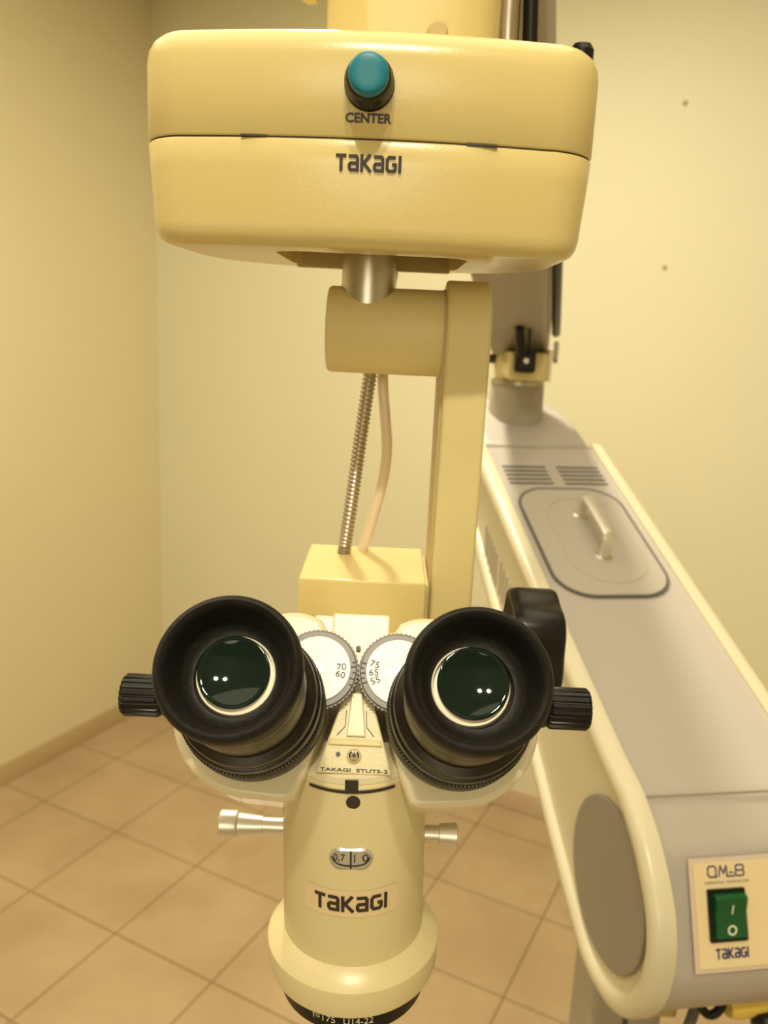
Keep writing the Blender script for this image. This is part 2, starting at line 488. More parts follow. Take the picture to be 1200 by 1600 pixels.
# hatch with gasket and handle
hr = rrect(tu(.2095), tu(.3885), .0095, .1325, .038, 10)
g_ = obj('hatch_gasket', ringplate(hr, inset(hr, .0030), -.001, .0016, TOPF), GASKET, stand, bevel=.0006)
ht = obj('hatch_lid', extr(inset(hr, .003), -.001, .0012, TOPF), HATCH, stand, bevel=.0004)
cr = [(x, y) for x, y in rrect(tu(.228), tu(.368), .035, .118, .0405, 12)]
obj('lid_ridge', ringplate(cr, inset(cr, .0012), .0010, .0018, TOPF), HATCH, ht, bevel=.0003)
hp = []
a0, a1, sc = tu(.2685), tu(.3375), .0745
for (t, hgt) in ((a0, .0008), (a0, .018), (a0 + .003, .0245), (a0 + .010, .0275), (a1 - .010, .0275), (a1 - .003, .0245), (a1, .018), (a1, .0008)):
    hp.append((t, hgt))
hq = [Vector((v.x, v.y)) for v in catmull([(p[0], p[1], 0) for p in hp], 4)]
bm = bmesh.new()
rings = []
for i, p in enumerate(hq):
    d = (hq[min(i + 1, len(hq) - 1)] - hq[max(i - 1, 0)]).normalized(); nn = Vector((-d.y, d.x))
    ring = []
    for (cw, chh) in rrect(-.0062, .0062, -.0026, .0026, .0022, 3):
        q = p + nn * chh
        ring.append(TOPF(q.x, sc + cw, q.y))
    rings.append(ring)
loft(bm, rings)
obj('chrome_handle', bm, SILVER, ht, smooth=50, label='silver metal bridge handle')
for a in (a0, a1):
    bmk = bmesh.new()
    lathe(bmk, [(.0085, .001), (.0085, .0025), (.007, .003)], Fr(TOPF(a, sc, 0), TOPF.x, TOPF.y, TOPF.z), seg=24)
    obj('handle_washer', bmk, CHROME, ht)
# boss on the cap
bc = SF(.565, 0, .0655)
BZ = Fr((bc.x, bc.y, 0), (1, 0, 0), (0, 1, 0), (0, 0, 1))
obj('swivel_boss', LM([(.0390, 1.505), (.0372, 1.535), (.0355, 1.550), (.0350, 1.573), (.0335, 1.5755)], BZ), GREYD, stand, smooth=50)

# label panel on the near face
La, Lb = Vector((-.0372, 1.2950)), Vector((-.0650, 1.2255))
ld_ = (La - Lb).normalized()
def face_pt(t):  # t: 0 bottom .. 1 top along the profile between the two points, bulging with the body
    p = Lb.lerp(La, t); nrm = Vector((-ld_.y, ld_.x))
    return p + nrm * .0006
LH = (La - Lb).length
def face_map(lift):
    def f(s, y):  # s across, y along the face measured from its centre
        t = .5 + y / LH; p = face_pt(t); nrm = Vector((-ld_.y, ld_.x)); q = p + nrm * lift
        return SF(q.x, q.y, s)
    return f
def patch(name, s0, s1, y0, y1, lift, mt, par):
    f = face_map(lift); bm = bmesh.new(); n = 12
    rows = [[bm.verts.new(f(s, y0 + (y1 - y0) * k / n)) for s in (s0, s1)] for k in range(n + 1)]
    f2 = face_map(lift - .0012)
    rows2 = [[bm.verts.new(f2(s, y0 + (y1 - y0) * k / n)) for s in (s0, s1)] for k in range(n + 1)]
    for k in range(n):
        bm.faces.new((rows[k][0], rows[k][1], rows[k + 1][1], rows[k + 1][0]))
        bm.faces.new((rows2[k][0], rows2[k][1], rows2[k + 1][1], rows2[k + 1][0]))
        for j in (0, 1): bm.faces.new((rows[k][j], rows[k + 1][j], rows2[k + 1][j], rows2[k][j]))
    for k in (0, n): bm.faces.new((rows[k][0], rows[k][1], rows2[k][1], rows2[k][0]))
    return obj(name, bm, mt, par)
lp = patch('label_frame', .0180, .1235, -LH / 2, LH / 2, .0002, LABELF, stand)
lp2 = patch('label_panel', .0212, .1203, -LH / 2 + .003, LH / 2 - .0035, .0010, LABELP, stand)
ff = face_map(.00125)
sc_ = .0450
obj('model_lettering', strokes('OM-8', lambda x, y: ff(sc_ + x, y + .0285), .0082, .0285, .13, .14), INKB, lp2, smooth=0)
obj('subtitle_lettering', text_bm('OPERATING  MICROSCOPE', .003, lambda x, y: ff(sc_ + .0002 + x, y + .0212), width=.0335, height=.0016), INKB, lp2, smooth=0)
obj('maker_lettering', strokes('TaKaGI', lambda x, y: ff(sc_ + .0006 + x, y - .0252), .0070, .0245, .19, .13), INKB, lp2, smooth=0)
# rocker switch
n_ = Vector((-ld_.y, ld_.x))
pc = face_pt(.5)
SWF = Fr(SF(pc.x, pc.y, 0), S, U * ld_.x + Zu * ld_.y, U * n_.x + Zu * n_.y)   # x across, y up the face, z outward
bez = obj('power_switch', ringplate(rrect(.0295, .0578, -.0175, .0172, .001, 2), rrect(.0325, .0560, -.0152, .0150, .0006, 2), -.002, .0028, SWF), BLACKP, stand, bevel=.0006, label='black bezel of the green rocker switch')
obj('switch_well', box(.0320, .0565, -.0157, .0155, -.003, .0004, SWF), BLACKP, bez)
bm = bmesh.new()
side = [(-.0148, .0012), (.0146, .0012), (.0146, .0070), (.0128, .0096), (.0085, .0086), (.0010, .0056), (-.0148, .0046)]
loft(bm, [[SWF(s, y, z) for y, z in side] for s in (.0330, .0555)])
rk = obj('green_rocker', bm, GREEN, bez, bevel=.0005, label='green rocker')
def rz(y):
    if y > .001: return .0056 + (y - .001) / .0075 * .0030
    return .0046 + (y + .0148) / .0158 * .0010
bm = bmesh.new()
for k in range(4):
    ya, yb = .0015 + k * .0016, .0015 + (k + 1) * .0016
    bm.faces.new([bm.verts.new(SWF(s, y, rz(y) + .0002)) for s, y in ((.0442, ya), (.0452, ya), (.0452, yb), (.0442, yb))])
oo, ii = circ(.0446, -.0092, .0034, 28), circ(.0446, -.0092, .0023, 28)
for k in range(28):
    k2 = (k + 1) % 28
    bm.faces.new([bm.verts.new(SWF(p[0], p[1], rz(p[1]) + .0002)) for p in (oo[k], oo[k2], ii[k2], ii[k])])
obj('switch_symbols', bm, WHITEI, bez, smooth=0)

# column carrying the arm
colm = thing('stand_column', (.200, .625, 0), 'grey square upright column under the near end of the inclined equipment arm', 'column')
obj('post', box(.196, .258, .590, .655, .03, 1.163), GREYD, colm, bevel=.006)
obj('post_groove', box(.224, .2285, .5895, .592, .04, 1.150), GASKET, colm)
obj('mounting_bracket', box(.226, .256, .560, .5895, 1.110, 1.1545), SLOTM, colm, bevel=.002, label='tan metal bracket')
bm = box(-.05, .45, .55, .70, .0, .035)
obj('foot_base', bm, GREYD, colm, bevel=.01)
# connectors under the arm
pc_ = thing('power_connector', (.30, .535, 1.14), 'yellow and black connector hanging under the near edge of the equipment arm', 'connector')
obj('yellow_collar', LM([(.010, 0), (.012, .006), (.012, .050), (.010, .056)], axis_frame((.276, .527, 1.158), (1, .17, .08)), seg=24), YELLOW, pc_)
obj('black_plug', LM([(.008, 0), (.0105, .004), (.0105, .018), (.007, .024)], axis_frame((.304, .522, 1.158), (.15, 0, -1)), seg=24), BLACKP, pc_)
cb = tube(catmull([(.252, .530, 1.162), (.262, .524, 1.150), (.272, .526, 1.154), (.276, .535, 1.165)], 5), .0035)
solo(obj('black_cable', cb, BLACKP), 'thin black cable looped close under the equipment arm', 'cable')
cb = tube(catmull([(.262, .540, 1.160), (.256, .535, 1.135), (.246, .530, 1.10), (.235, .535, 1.0), (.245, .56, .6), (.27, .60, .3), (.285, .62, .0402)], 6), .0042)
solo(obj('grey_cable', cb, GASKET), 'dark grey cable dropping from under the equipment arm to its base', 'cable')

# ================================================================ SPRING ARM
spring = thing('spring_arm', (.172, 1.06, 1.576), 'taupe grey spring arm rising from the equipment arm and reaching over the microscope', 'support arm')
obj('swivel_ring', LM([(.0355, 1.5755), (.0355, 1.581), (.032, 1.583)], BZ), STEEL, spring)
obj('joint_block', LM([(.0312, 1.583), (.0318, 1.588), (.0338, 1.606), (.034, 1.640), (.031, 1.650)], BZ, seg=48), CREAM, spring, smooth=40)
a_ = Vector((.1730, 1.122, 1.637)); b_ = Vector((.012, .405, 1.900))
d_ = (b_ - a_).normalized(); xx = d_.cross(Zu).normalized() * -1
if xx.x < 0: xx = -xx
zz = xx.cross(d_); 
if zz.z < 0: zz = -zz
ARF = Fr(a_, xx, zz, d_)
L_ = (b_ - a_).length
bm = bmesh.new()
secs = []
for t, sw_, sh in ((.018, .036, .034), (.03, .037, .036), (L_ * .5, .041, .036), (L_ - .02, .040, .034), (L_, .036, .03)):
    secs.append([ARF(x, y, t) for x, y in rrect(-sw_, sw_, -sh, sh, .009, 4)])
loft(bm, secs)
obj('arm_cover', bm, GREYD, spring, smooth=50)
obj('cable_strip', tube([ARF(.045, -.010, .05), ARF(.046, -.02, .12), ARF(.047, -.02, .35), ARF(.046, -.02, .55)], .0055), BLACKP, spring, label='black cable strip along the side')
obj('end_tab', box(-.040, -.030, -.042, -.032, .010, .022, ARF), BLACKP, spring, bevel=.001)
obj('end_tab', box(.026, .034, -.042, -.032, .010, .022, ARF), BLACKP, spring, bevel=.001)
obj('end_tab', box(.043, .049, -.034, -.010, .000, .020, ARF), GREYD, spring, bevel=.001)
obj('clamp_bracket', box(.143, .190, 1.010, 1.090, 1.586, 1.620), CREAM, spring, bevel=.004)
obj('bracket_side_plate', box(.1905, .1950, 1.015, 1.100, 1.586, 1.624), CREAMW, spring, bevel=.001)
lk = obj('locking_lever', box(-.0125, .0125, -.014, .0115, 0, .016, Fr((.1600, 1.010, 1.6105), (1, 0, 0), (0, 0, 1), (0, -1, 0))), BLACKP, spring, bevel=.004, label='black locking lever')
obj('lever_arm', tube([(.1555, .996, 1.617), (.1495, .986, 1.636), (.1470, .978, 1.650)], .006, rf=lambda i: (.006, .0058, .0052)[i]), BLACKP, lk)
obj('lever_arm', tube([(.1640, .996, 1.619), (.1610, .986, 1.634), (.1590, .979, 1.647)], .002), BLACKP, lk)
obj('lever_bolt', LM([(.0032, 0), (.0032, .003)], Fr((.1600, .9945, 1.611), (1, 0, 0), (0, 0, 1), (0, -1, 0)), seg=16), SILVER, lk)
# front joint above the coupling unit
JZ = Fr((.003, .415, 0), (1, 0, 0), (0, 1, 0), (0, 0, 1))
bm = bmesh.new()
loft(bm, [[JZ(x, y, z) for x, y in rrect(-.038 * k_, .038 * k_, -.036 * k_, .036 * k_, .020 * k_, 6)] for z, k_ in ((1.750, .97), (1.753, 1), (1.885, 1), (1.905, .96), (1.915, .85))])
fj = obj('front_joint', bm, CREAM, spring, smooth=50, label='cream upright joint block')
obj('pivot_cap', LM([(.0045, 0), (.0042, .0015), (.0035, .002)], Fr((.013, .3795, 1.7675), (1, 0, 0), (0, 0, 1), (0, -1, 0)), seg=20), SLOTM, fj)
obj('side_knob', LM([(.004, 0), (.004, .004), (.0085, .006), (.009, .010), (.0075, .0125)], Fr((-.034, .405, 1.7935), (0, 1, 0), (0, 0, 1), (-1, 0, 0)), seg=28), CREAM, spring)

# cable pair beside the front joint
wl = tube(catmull([(.0465, .402, 1.86), (.0450, .400, 1.83), (.0440, .398, 1.80), (.0440, .397, 1.775), (.046, .400, 1.7452)], 5), .0050)
cpair = thing('metal_conduit', (.044, .40, 1.745), 'dark shiny metal conduit with black edging behind the top of the cream coupling box', 'conduit')
obj('metal_tube', wl, SPRING, cpair)
obj('black_sheath', tube(catmull([(.0375, .404, 1.86), (.0370, .402, 1.82), (.0375, .400, 1.78), (.040, .400, 1.7452)], 5), .0026), BLACKP, cpair)
obj('black_sheath', tube(catmull([(.0500, .404, 1.86), (.0520, .402, 1.82), (.0540, .400, 1.78), (.056, .400, 1.7452)], 5), .0034), BLACKP, cpair)

# ================================================================ COUPLING UNIT (the big cream box)
unit = thing('coupling_unit', (-.0115, .37, 1.674), 'big cream rounded box with a teal centre button, hung above the eyepieces', 'microscope coupling unit')
HX = -.0104
def foot(hw, y0, y1, rf_, rb, bulge, n=10):
    P = []
    for k in range(13):                     # front, bulging towards the viewer
        x = -hw + rf_ + (2 * hw - 2 * rf_) * k / 12
        t = x / (hw - rf_)
        P.append((x, y0 + bulge * (t * t) ))
    q = math.atan2(2 * bulge, hw - rf_)
    for k in range(1, n + 1):
        a = -pi / 2 + q + (pi / 2 - q) * k / n
        P.append((hw - rf_ + rf_ * cos(a) + (0 if k < n else 0), y0 + bulge + rf_ + rf_ * sin(a)))
    for k in range(n + 1):
        a = (pi / 2) * k / n
        P.append((hw - rb + rb * cos(a), y1 - rb + rb * sin(a)))
    for k in range(n + 1):
        a = pi / 2 + (pi / 2) * k / n
        P.append((-hw + rb + rb * cos(a), y1 - rb + rb * sin(a)))
    for k in range(n):
        a = pi + (pi / 2 - q) * k / n
        P.append((-hw + rf_ + rf_ * cos(a), y0 + bulge + rf_ + rf_ * sin(a)))
    return P
HF = Fr((HX, .37, 0), (cos(radians(-1.5)), sin(radians(-1.5)), 0), (-sin(radians(-1.5)), cos(radians(-1.5)), 0), (0, 0, 1))
def hring(d, z, hw=.0808, y0=.297, y1=.432):
    P = foot(hw, y0, y1, .022, .064, .0055)
    P = inset(P, d) if d else P
    return [HF(x, y - .37, z) for x, y in P]
# the body is lower at its back: nothing else. upper shell
bm = bmesh.new()
loft(bm, [hring(.0006, 1.7092), hring(0, 1.7098), hring(0, 1.7345), hring(.0006, 1.7382), hring(.0022, 1.7412), hring(.0048, 1.7432), hring(.0085, 1.7440)])
obj('upper_shell', bm, CREAM, unit, smooth=60)
bm = bmesh.new()
loft(bm, [hring(.0006, 1.7086), hring(0.0001, 1.7080), hring(.0006, 1.700), hring(.0020, 1.6812), hring(.0027, 1.6782), hring(.0042, 1.6758), hring(.0064, 1.6745), hring(.0088, 1.6740)])
lo = obj('lower_shell', bm, CREAM, unit, smooth=60)
c = extr(rrect(-.0375, .0375, .325, .404, .012, 5), 1.670, 1.6835, Fr((HX + .001, 0, 0), (1, 0, 0), (0, 1, 0), (0, 0, 1)))
cut(lo, c)
for p in lo.data.polygons: p.use_smooth = True
lo.data.set_sharp_from_angle(angle=radians(50))
obj('parting_gap', extr([(p.x, p.y) for p in hring(.0008, 0)], 1.7084, 1.7094, WF), DARKG, unit)
obj('gap_notch', box(-.0545, -.0455, .3000, .3045, 1.7088, 1.7093), INK, unit)
obj('gap_notch', box(.0220, .0325, .2980, .3030, 1.7085, 1.7090), INK, unit)
obj('slot_plate', box(-.0460, .0255, .4000, .4035, 1.6725, 1.6825), SLOTM, unit, bevel=.0008)
# centre button
BF = Fr((-.0113, .2975, 1.7255), (1, 0, 0), (0, 0, 1), (0, -1, 0))
bt = obj('button_bezel', LM([(.0083, -.001), (.0083, .002), (.0078, .003), (.0081, .0035), (.0081, .006), (.0074, .0082), (.0072, .0105), (.0066, .0112)], BF, seg=40), BLACKP, unit, smooth=40, label='black bezel of the centre button')
obj('teal_cap', LM([(.0065, .006), (.0065, .0135), (.0061, .0148), (.0052, .0153), (.002, .0152)], BF, seg=40), TEAL, bt, smooth=60, label='glossy teal push button')
def front_map(xc, zc, lift=.0004):
    def f(x, y):
        X = xc + x - HX; hwi = .0575
        Y = .297 + X * -.026 + .0055 * (X / hwi) ** 2
        if zc < 1.709: Y += (1.7085 - (zc + y)) * .055 - .0001
        return Vector((xc + x, Y - lift, zc + y))
    return f
obj('button_lettering', text_bm('CENTER', .004, front_map(-.0112, 1.7153), bold=.03, width=.0155, height=.0031), INK, unit, smooth=0)
obj('maker_lettering', strokes('TaKaGI', front_map(-.0107, 1.7013), .0055, .0221, .19, .13), INK, unit, smooth=0)
obj('lock_knob', LM([(.0055, 1.742), (.0055, 1.774), (.004, 1.7765)], Fr((.0805, .415, 0), (1, 0, 0), (0, 1, 0), (0, 0, 1)), seg=20), BLACKP, unit, label='small black knob')

# ================================================================ HANGING BRACKET
br_ = thing('hanging_bracket', (-.003, .375, 1.6455), 'cream bracket of horizontal cylinder and long upright arm hanging from the coupling box', 'bracket')
obj('steel_shaft', LM([(.0118, 1.650), (.0118, 1.688)], Fr((-.0112, .372, 0), (1, 0, 0), (0, 1, 0), (0, 0, 1)), seg=48), STEEL, br_, label='bare steel shaft')
PX = Fr((0, .375, 1.6452), (0, 1, 0), (0, 0, 1), (1, 0, 0))
obj('pivot_cylinder', LM([(.0165, -.0287), (.0178, -.0284), (.0187, -.0272), (.0188, .0225)], PX, seg=72), CREAM2, br_, smooth=40)
P = []
for k in range(25):
    a = pi * k / 24
    P.append((.0232 * cos(a), .0232 * sin(a)))
P += [(-.0210, -.155), (-.012, -.165), (.012, -.165), (.0210, -.155)]
obj('upright_arm', extr(P, .0228, .0415, PX), CREAM2, br_, bevel=.0014)
obj('arm_edge_plate', extr(inset(P, .004), .0216, .0229, PX), SLOTM, br_)
obj('cross_beam', box(-.010, .035, .296, .365, 1.496, 1.512), CREAM2, br_, bevel=.003)

# ================================================================ MICROSCOPE
mic = thing('operating_microscope', (-.006, .272, 1.38), 'cream binocular operating microscope with two black eyecups, hanging in the foreground', 'microscope')
tl = Vector((-.028, 0, 1)).normalized()
BO = Vector((-.0062, .272, 1.487))
# body frame: z up along the body, origin at z = 1.487
MF = Fr(BO, (1, 0, .028), (0, 1, 0), tl)
def bz(z): return z - 1.487
R0 = .0263
body = obj('body_tube', LM([(.0225, bz(1.4986)), (.0245, bz(1.4982)), (.0252, bz(1.4972)), (.0258, bz(1.487)), (R0, bz(1.4815)), (R0, bz(1.4286)),
     (.0262, bz(1.4282)), (.0280, bz(1.4272)), (.0316, bz(1.4240)), (.0325, bz(1.4228)), (.0326, bz(1.4215)), (.0322, bz(1.4140)), (.0317, bz(1.4120)), (.030, bz(1.4108))], MF, seg=96), BODYC, mic, smooth=28)
obj('objective_ring', LM([(.0278, bz(1.4115)), (.0277, bz(1.4050)), (.0275, bz(1.4020)), (.0270, bz(1.4014)), (.0230, bz(1.4018)), (.0222, bz(1.4045))], MF, seg=96), BLACKP, mic, smooth=30, label='black objective lens ring')
def cyl_map(r, zc, ang0=0.0, frm=MF):
    def f(x, y):
        a = x / r + ang0
        return frm(r * sin(a), -r * cos(a), zc + y)
    return f
obj('objective_lettering', text_bm('f=175', .004, cyl_map(.0279, bz(1.4068), -.34), width=.0088, height=.0026), WHITEI, mic, smooth=0)
obj('objective_lettering', text_bm('U14-22', .004, cyl_map(.0279, bz(1.4068), .12), width=.0108, height=.0026), WHITEI, mic, smooth=0)
obj('objective_lens', LM([(.0222, bz(1.4050)), (.0222, bz(1.4042)), (.012, bz(1.4030)), (.001, bz(1.4026))], MF, seg=64), LENS, mic, smooth=60, label='objective lens glass')
# neck markings
def arc_band(r, z0, z1, a0, a1, lift, n=24):
    bm = bmesh.new(); rows = []
    for k in range(n + 1):
        a = a0 + (a1 - a0) * k / n
        rows.append([bm.verts.new(MF((r + lift) * sin(a), -(r + lift) * cos(a), z)) for z in (z0, z1)])
    for k in range(n): bm.faces.new((rows[k][0], rows[k + 1][0], rows[k + 1][1], rows[k][1]))
    return bm
obj('index_line', arc_band(.0254, bz(1.4958), bz(1.4969), -.60, .60, .0003), INK, body, smooth=0)
obj('index_block', arc_band(.0250, bz(1.4960), bz(1.5010), -.085, .085, .0010, 6), INK, body, smooth=0)
obj('white_scale_band', LM([(.0243, bz(1.498)), (.0247, bz(1.4985)), (.0247, bz(1.5008)), (.022, bz(1.5010))], MF, seg=96), CREAMW, mic, label='paler ring above the index line')
obj('screw_hole', LM([(.0024, -.001), (.0024, .0004)], Fr((-.0058, .2468, 1.4925), (1, 0, 0), (0, 0, 1), (0, -1, 0)), seg=28), INK, body)
# magnification window
wr, wz = R0, bz(1.4715)
fmw = lambda lift: cyl_map(R0 + lift, wz)
def patch2(poly, f): 
    bm = bmesh.new(); xs = sorted({p[0] for p in poly})
    bm.faces.new([bm.verts.new(f(x, y)) for x, y in poly]); bmesh.ops.triangulate(bm, faces=bm.faces); return bm
def pill(hw, hh, n=10):
    P = []
    for k in range(n + 1):
        a = -pi / 2 + pi * k / n; P.append((hw - hh + hh * cos(a), hh * sin(a)))
    for k in range(n + 1):
        a = pi / 2 + pi * k / n; P.append((-hw + hh + hh * cos(a), hh * sin(a)))
    return P
def strip_patch(hw, hh, f, n=24):
    bm = bmesh.new(); prev = None
    for k in range(n + 1):
        x = -hw + 2 * hw * k / n
        e = hw - hh; dx = max(0, abs(x) - e); y = sqrt(max(0, hh * hh - dx * dx))
        cur = (bm.verts.new(f(x, -y)), bm.verts.new(f(x, y)))
        if prev: bm.faces.new((prev[0], cur[0], cur[1], prev[1]))
        prev = cur
    return bm
P1, P2 = pill(.0078, .0041), pill(.0071, .0034)
bm = bmesh.new()
for k in range(len(P1)):
    k2 = (k + 1) % len(P1)
    bm.faces.new([bm.verts.new(fmw(l)(*p)) for p, l in ((P1[k], 0), (P1[k2], 0), (P2[k2], .0008), (P2[k], .0008))])
obj('window_rim', bm, SILVER, mic, label='metal rim of the magnification window')
mw = obj('magnification_window', strip_patch(.0072, .0035, fmw(.0004)), WINDOWG, mic, smooth=0)
fq = fmw(.0007)
bm = bmesh.new()
def ribbon(bm, pts, w, f):
    pts = [Vector(p) for p in pts]
    for i in range(len(pts) - 1):
        d = (pts[i + 1] - pts[i]).normalized(); n = Vector((-d.y, d.x)) * w / 2
        bm.faces.new([bm.verts.new(f(v.x, v.y)) for v in (pts[i] - n, pts[i + 1] - n, pts[i + 1] + n, pts[i] + n)])
ribbon(bm, [(0, -.0034), (0, .0034)], .0006, fq)
ribbon(bm, [(-.0066, .0008), (-.0058, -.0008), (-.0044, -.0018), (-.002, -.0022), (0, -.0022), (.002, -.0022), (.0044, -.0018), (.0058, -.0008), (.0066, .0008)], .0005, fq)
ribbon(bm, [(.0013, -.0010), (.0013, .0022)], .0004, fq)
text_bm('0,7', .003, lambda x, y: fq(x - .0040, y + .0006), width=.0040, height=.0030, bm=bm)
text_bm('0', .003, lambda x, y: fq(x + .0050, y + .0007), width=.0022, height=.0028, bm=bm)
obj('window_scale', bm, INK, mw, smooth=0)
# sticker with the maker's lettering
fs = cyl_map(R0 + .0002, bz(1.4538))
def rect_patch(hw, hh, f, n=20):
    bm = bmesh.new(); prev = None
    for k in range(n + 1):
        x = -hw + 2 * hw * k / n
        cur = (bm.verts.new(f(x, -hh)), bm.verts.new(f(x, hh)))
        if prev: bm.faces.new((prev[0], cur[0], cur[1], prev[1]))
        prev = cur
    return bm
stk = obj('name_sticker', rect_patch(.0172, .0052, fs), STICK, mic, smooth=0, label='tan translucent name sticker')
fs2 = cyl_map(R0 + .0005, bz(1.4540))
obj('maker_lettering', strokes('TaKaGI', fs2, .0062, .0262, .20, .13), INK, stk, smooth=0)
# silver side knobs
for sgn, zc, pr in ((-1, 1.4650, [(.0030, .0235), (.0030, .0335), (.0034, .0335), (.0042, .0425), (.0048, .0430), (.0050, .0436), (.0050, .0490), (.0045, .0496)]),
                (1, 1.4648, [(.0033, .024), (.0033, .0320), (.0040, .0322), (.0047, .0385), (.0043, .0392)])):
    obj('side_knob', LM(pr, Fr((-.0062, .272, zc), (0, 1, 0), (0, 0, 1), (sgn, 0, 0)), seg=40), SILVER, mic, smooth=30, label='silver side knob, ' + ('left' if sgn < 0 else 'right'))

# --- binocular head
e = Vector((0, .803, -.596)).normalized(); g = Vector((0, .596, .803)).normalized()
EF = Fr((-.0063, .2092, 1.556), (1, 0, 0), g, e)     # x right, y up the slope, z into the head
def arcp(cx, cy, r, d0, d1, n=10): return [(cx + r * cos(radians(d0 + (d1 - d0) * k / n)), cy + r * sin(radians(d0 + (d1 - d0) * k / n))) for k in range(n + 1)]
for sgn, nm in ((-1, 'left'), (1, 'right')):
    mirror = lambda P: [(x * -sgn if False else (x if sgn < 0 else -x), y) for x, y in P]
    CX = -.0345
    outline = [(-.0190, -.0282), (-.0207, -.0297), (-.0240, -.0299)]
    outline += arcp(CX, -.0010, .0282, 270, 155, 16)
    outline += [(-.0540, .0230)] + arcp(-.0235, .0160, .0188, 118, 60, 8) + [(-.0085, .0230), (-.0080, .0120), (-.0102, .0002), (-.0158, -.0211)]
    hs = obj('prism_housing', extr(mirror(outline), .062, .098, EF), CREAMW, mic, bevel=.0022, seg=4, label=nm + ' prism housing')
    # lower, deeper shell
    out2 = inset(outline, .0015)
    EX = CX if sgn < 0 else -CX
    CF = Fr(EF(EX, 0, 0), EF.x, EF.y, EF.z)
    # eyepiece
    ep = obj('eyepiece', LM([(.0160, .0152), (.0168, .0155), (.0190, .0165), (.0193, .0200), (.0196, .0212), (.0196, .0370), (.0220, .0380), (.0224, .0392), (.0224, .0425), (.0215, .0430)], CF, seg=80), BLACKM, mic, smooth=30, label=nm + ' eyepiece barrel')
    kn = bmesh.new()
    lathe(kn, [(.0222, .0425), (.0232, .0430), (.0234, .0440), (.0234, .0500)], CF, seg=96)
    obj('focus_ring', kn, BLACKP, ep)
    kn = bmesh.new()
    lathe(kn, [(.0234, .0498), (.0240, .0500), (.0240, .0512), (.0234, .0514)], CF, seg=240, rmod=lambda k, t: 1.0 + (.008 if k % 2 else -.006))
    obj('knurled_band', kn, BLACKM, ep, smooth=0)
    obj('eyepiece_base', LM([(.0236, .0512), (.0243, .0525), (.0243, .0618)], CF, seg=96), BLACKP, ep)
    cup = [(.0116, .0150), (.0117, .0126), (.0138, .0122), (.0142, .0112), (.0146, .0111), (.0155, .0080), (.0164, .0048), (.0171, .0012), (.0178, -.0006), (.0188, -.0014), (.0198, -.0010), (.0205, .0004), (.0208, .0024),
           (.0207, .0052), (.0203, .0085), (.0196, .0112), (.0180, .0135), (.0172, .0150)]
    bm = bmesh.new(); lathe(bm, cup, CF, seg=96, cap0=False, cap1=False)
    obj('eyecup', bm, BLACK, ep, smooth=60, label='black rubber eyecup')
    lx = .0005 if sgn < 0 else -.0010
    LF = Fr(CF(lx, .0004, 0), EF.x, EF.y, EF.z)
    lr = obj('lens_crescent', LM([(.0118, .0150), (.0115, .0128), (.0113, .0122), (.0108, .0124), (.0107, .0140), (.001, .0140)], LF, seg=72), CRESC, ep, smooth=60, label='ivory crescent imitating light through the lens')  # eccentric ivory ring painted in for light showing through the lens
    # dark coated glass set high, exposing the ivory that imitates light through the lens
    dx = -.0008 if sgn < 0 else .0008
    GF = Fr(LF(dx, .0009, 0), EF.x, EF.y, EF.z)
    R = .0104
    lensp = [(R, .0150), (R, .0119)] + [(R * q, .0117 + .0015 * (1 - q * q)) for q in (.97, .88, .76, .62, .48, .34, .2, .08, .01)]
    obj('lens_glass', LM(lensp, GF, seg=72), LENS, ep, smooth=80, label='dark green coated lens')
    # dial and gear ring
    hx = -.0139 if sgn < 0 else .0139
    DF = Fr(EF(hx, .0136, 0), EF.x, EF.y, EF.z)
    NT = 56
    rm = lambda k, t: 1.0 + (.018 if (k // 2) % 2 else -.012)
    bm = bmesh.new(); lathe(bm, [(.0138, .0620), (.0138, .0588)], DF, seg=NT * 4, rmod=rm)
    obj('gear_ring', bm, DIALR, hs, smooth=0)
    obj('dial_ring', LM([(.0134, .0590), (.0134, .0584), (.0130, .0580)], DF, seg=96), DIALR, hs)
    dl = obj('dial_plate', LM([(.0112, .0582), (.0112, .0575), (.0110, .0573)], DF, seg=96), DIALW, hs, label='white interpupillary dial plate')
    obj('dial_screw', ringplate(circ(0, 0, .0021, 28), circ(0, 0, .0016, 28), .0570, .0575, DF), STEEL, dl)
    obj('screw_head', LM([(.0013, .0576), (.0013, .0571)], DF, seg=20), STEEL, dl)
    # numbers and ticks
    bm = bmesh.new()
    tk = bmesh.new()
    data = [('70', 6), ('60', -13)] if sgn < 0 else [('75', 165), ('65', 184), ('55', 203)]
    for s_, dg_ in data:
        a = radians(dg_); rr_ = .0081 if sgn < 0 else .0086
        rotn = a if sgn < 0 else a - pi
        text_bm(s_, .0026, lambda x, y, a=a, rotn=rotn: DF(rr_ * cos(a) + x, rr_ * sin(a) + y, .0571), width=.0032, height=.0022, rot=rotn, bm=bm)
    obj('dial_numbers', bm, INK, dl, smooth=0)
    ticks = [(12, 0), (5, 1), (-4, 0), (-14, 1), (-24, 0)] if sgn < 0 else [(168, 1), (176, 0), (184, 1), (192, 0), (200, 1)]
    for dg_, big in ticks:
        a = radians(dg_); r0_, r1_ = (.0114, .0131) if big else (.0120, .0131)
        fr_ = lambda x, y: DF(x, y, .0578)
        ribbon(tk, [(r0_ * cos(a), r0_ * sin(a)), (r1_ * cos(a), r1_ * sin(a))], .00045, fr_)
    obj('dial_ticks', tk, INK, hs, smooth=0)
    # black knurled focusing knob at the side
    kx0, kx1, kz = ((-.0667, -.0782, 1.5336) if sgn < 0 else (.0540, .0662, 1.5357))
    nm_dir = -1 if sgn < 0 else 1
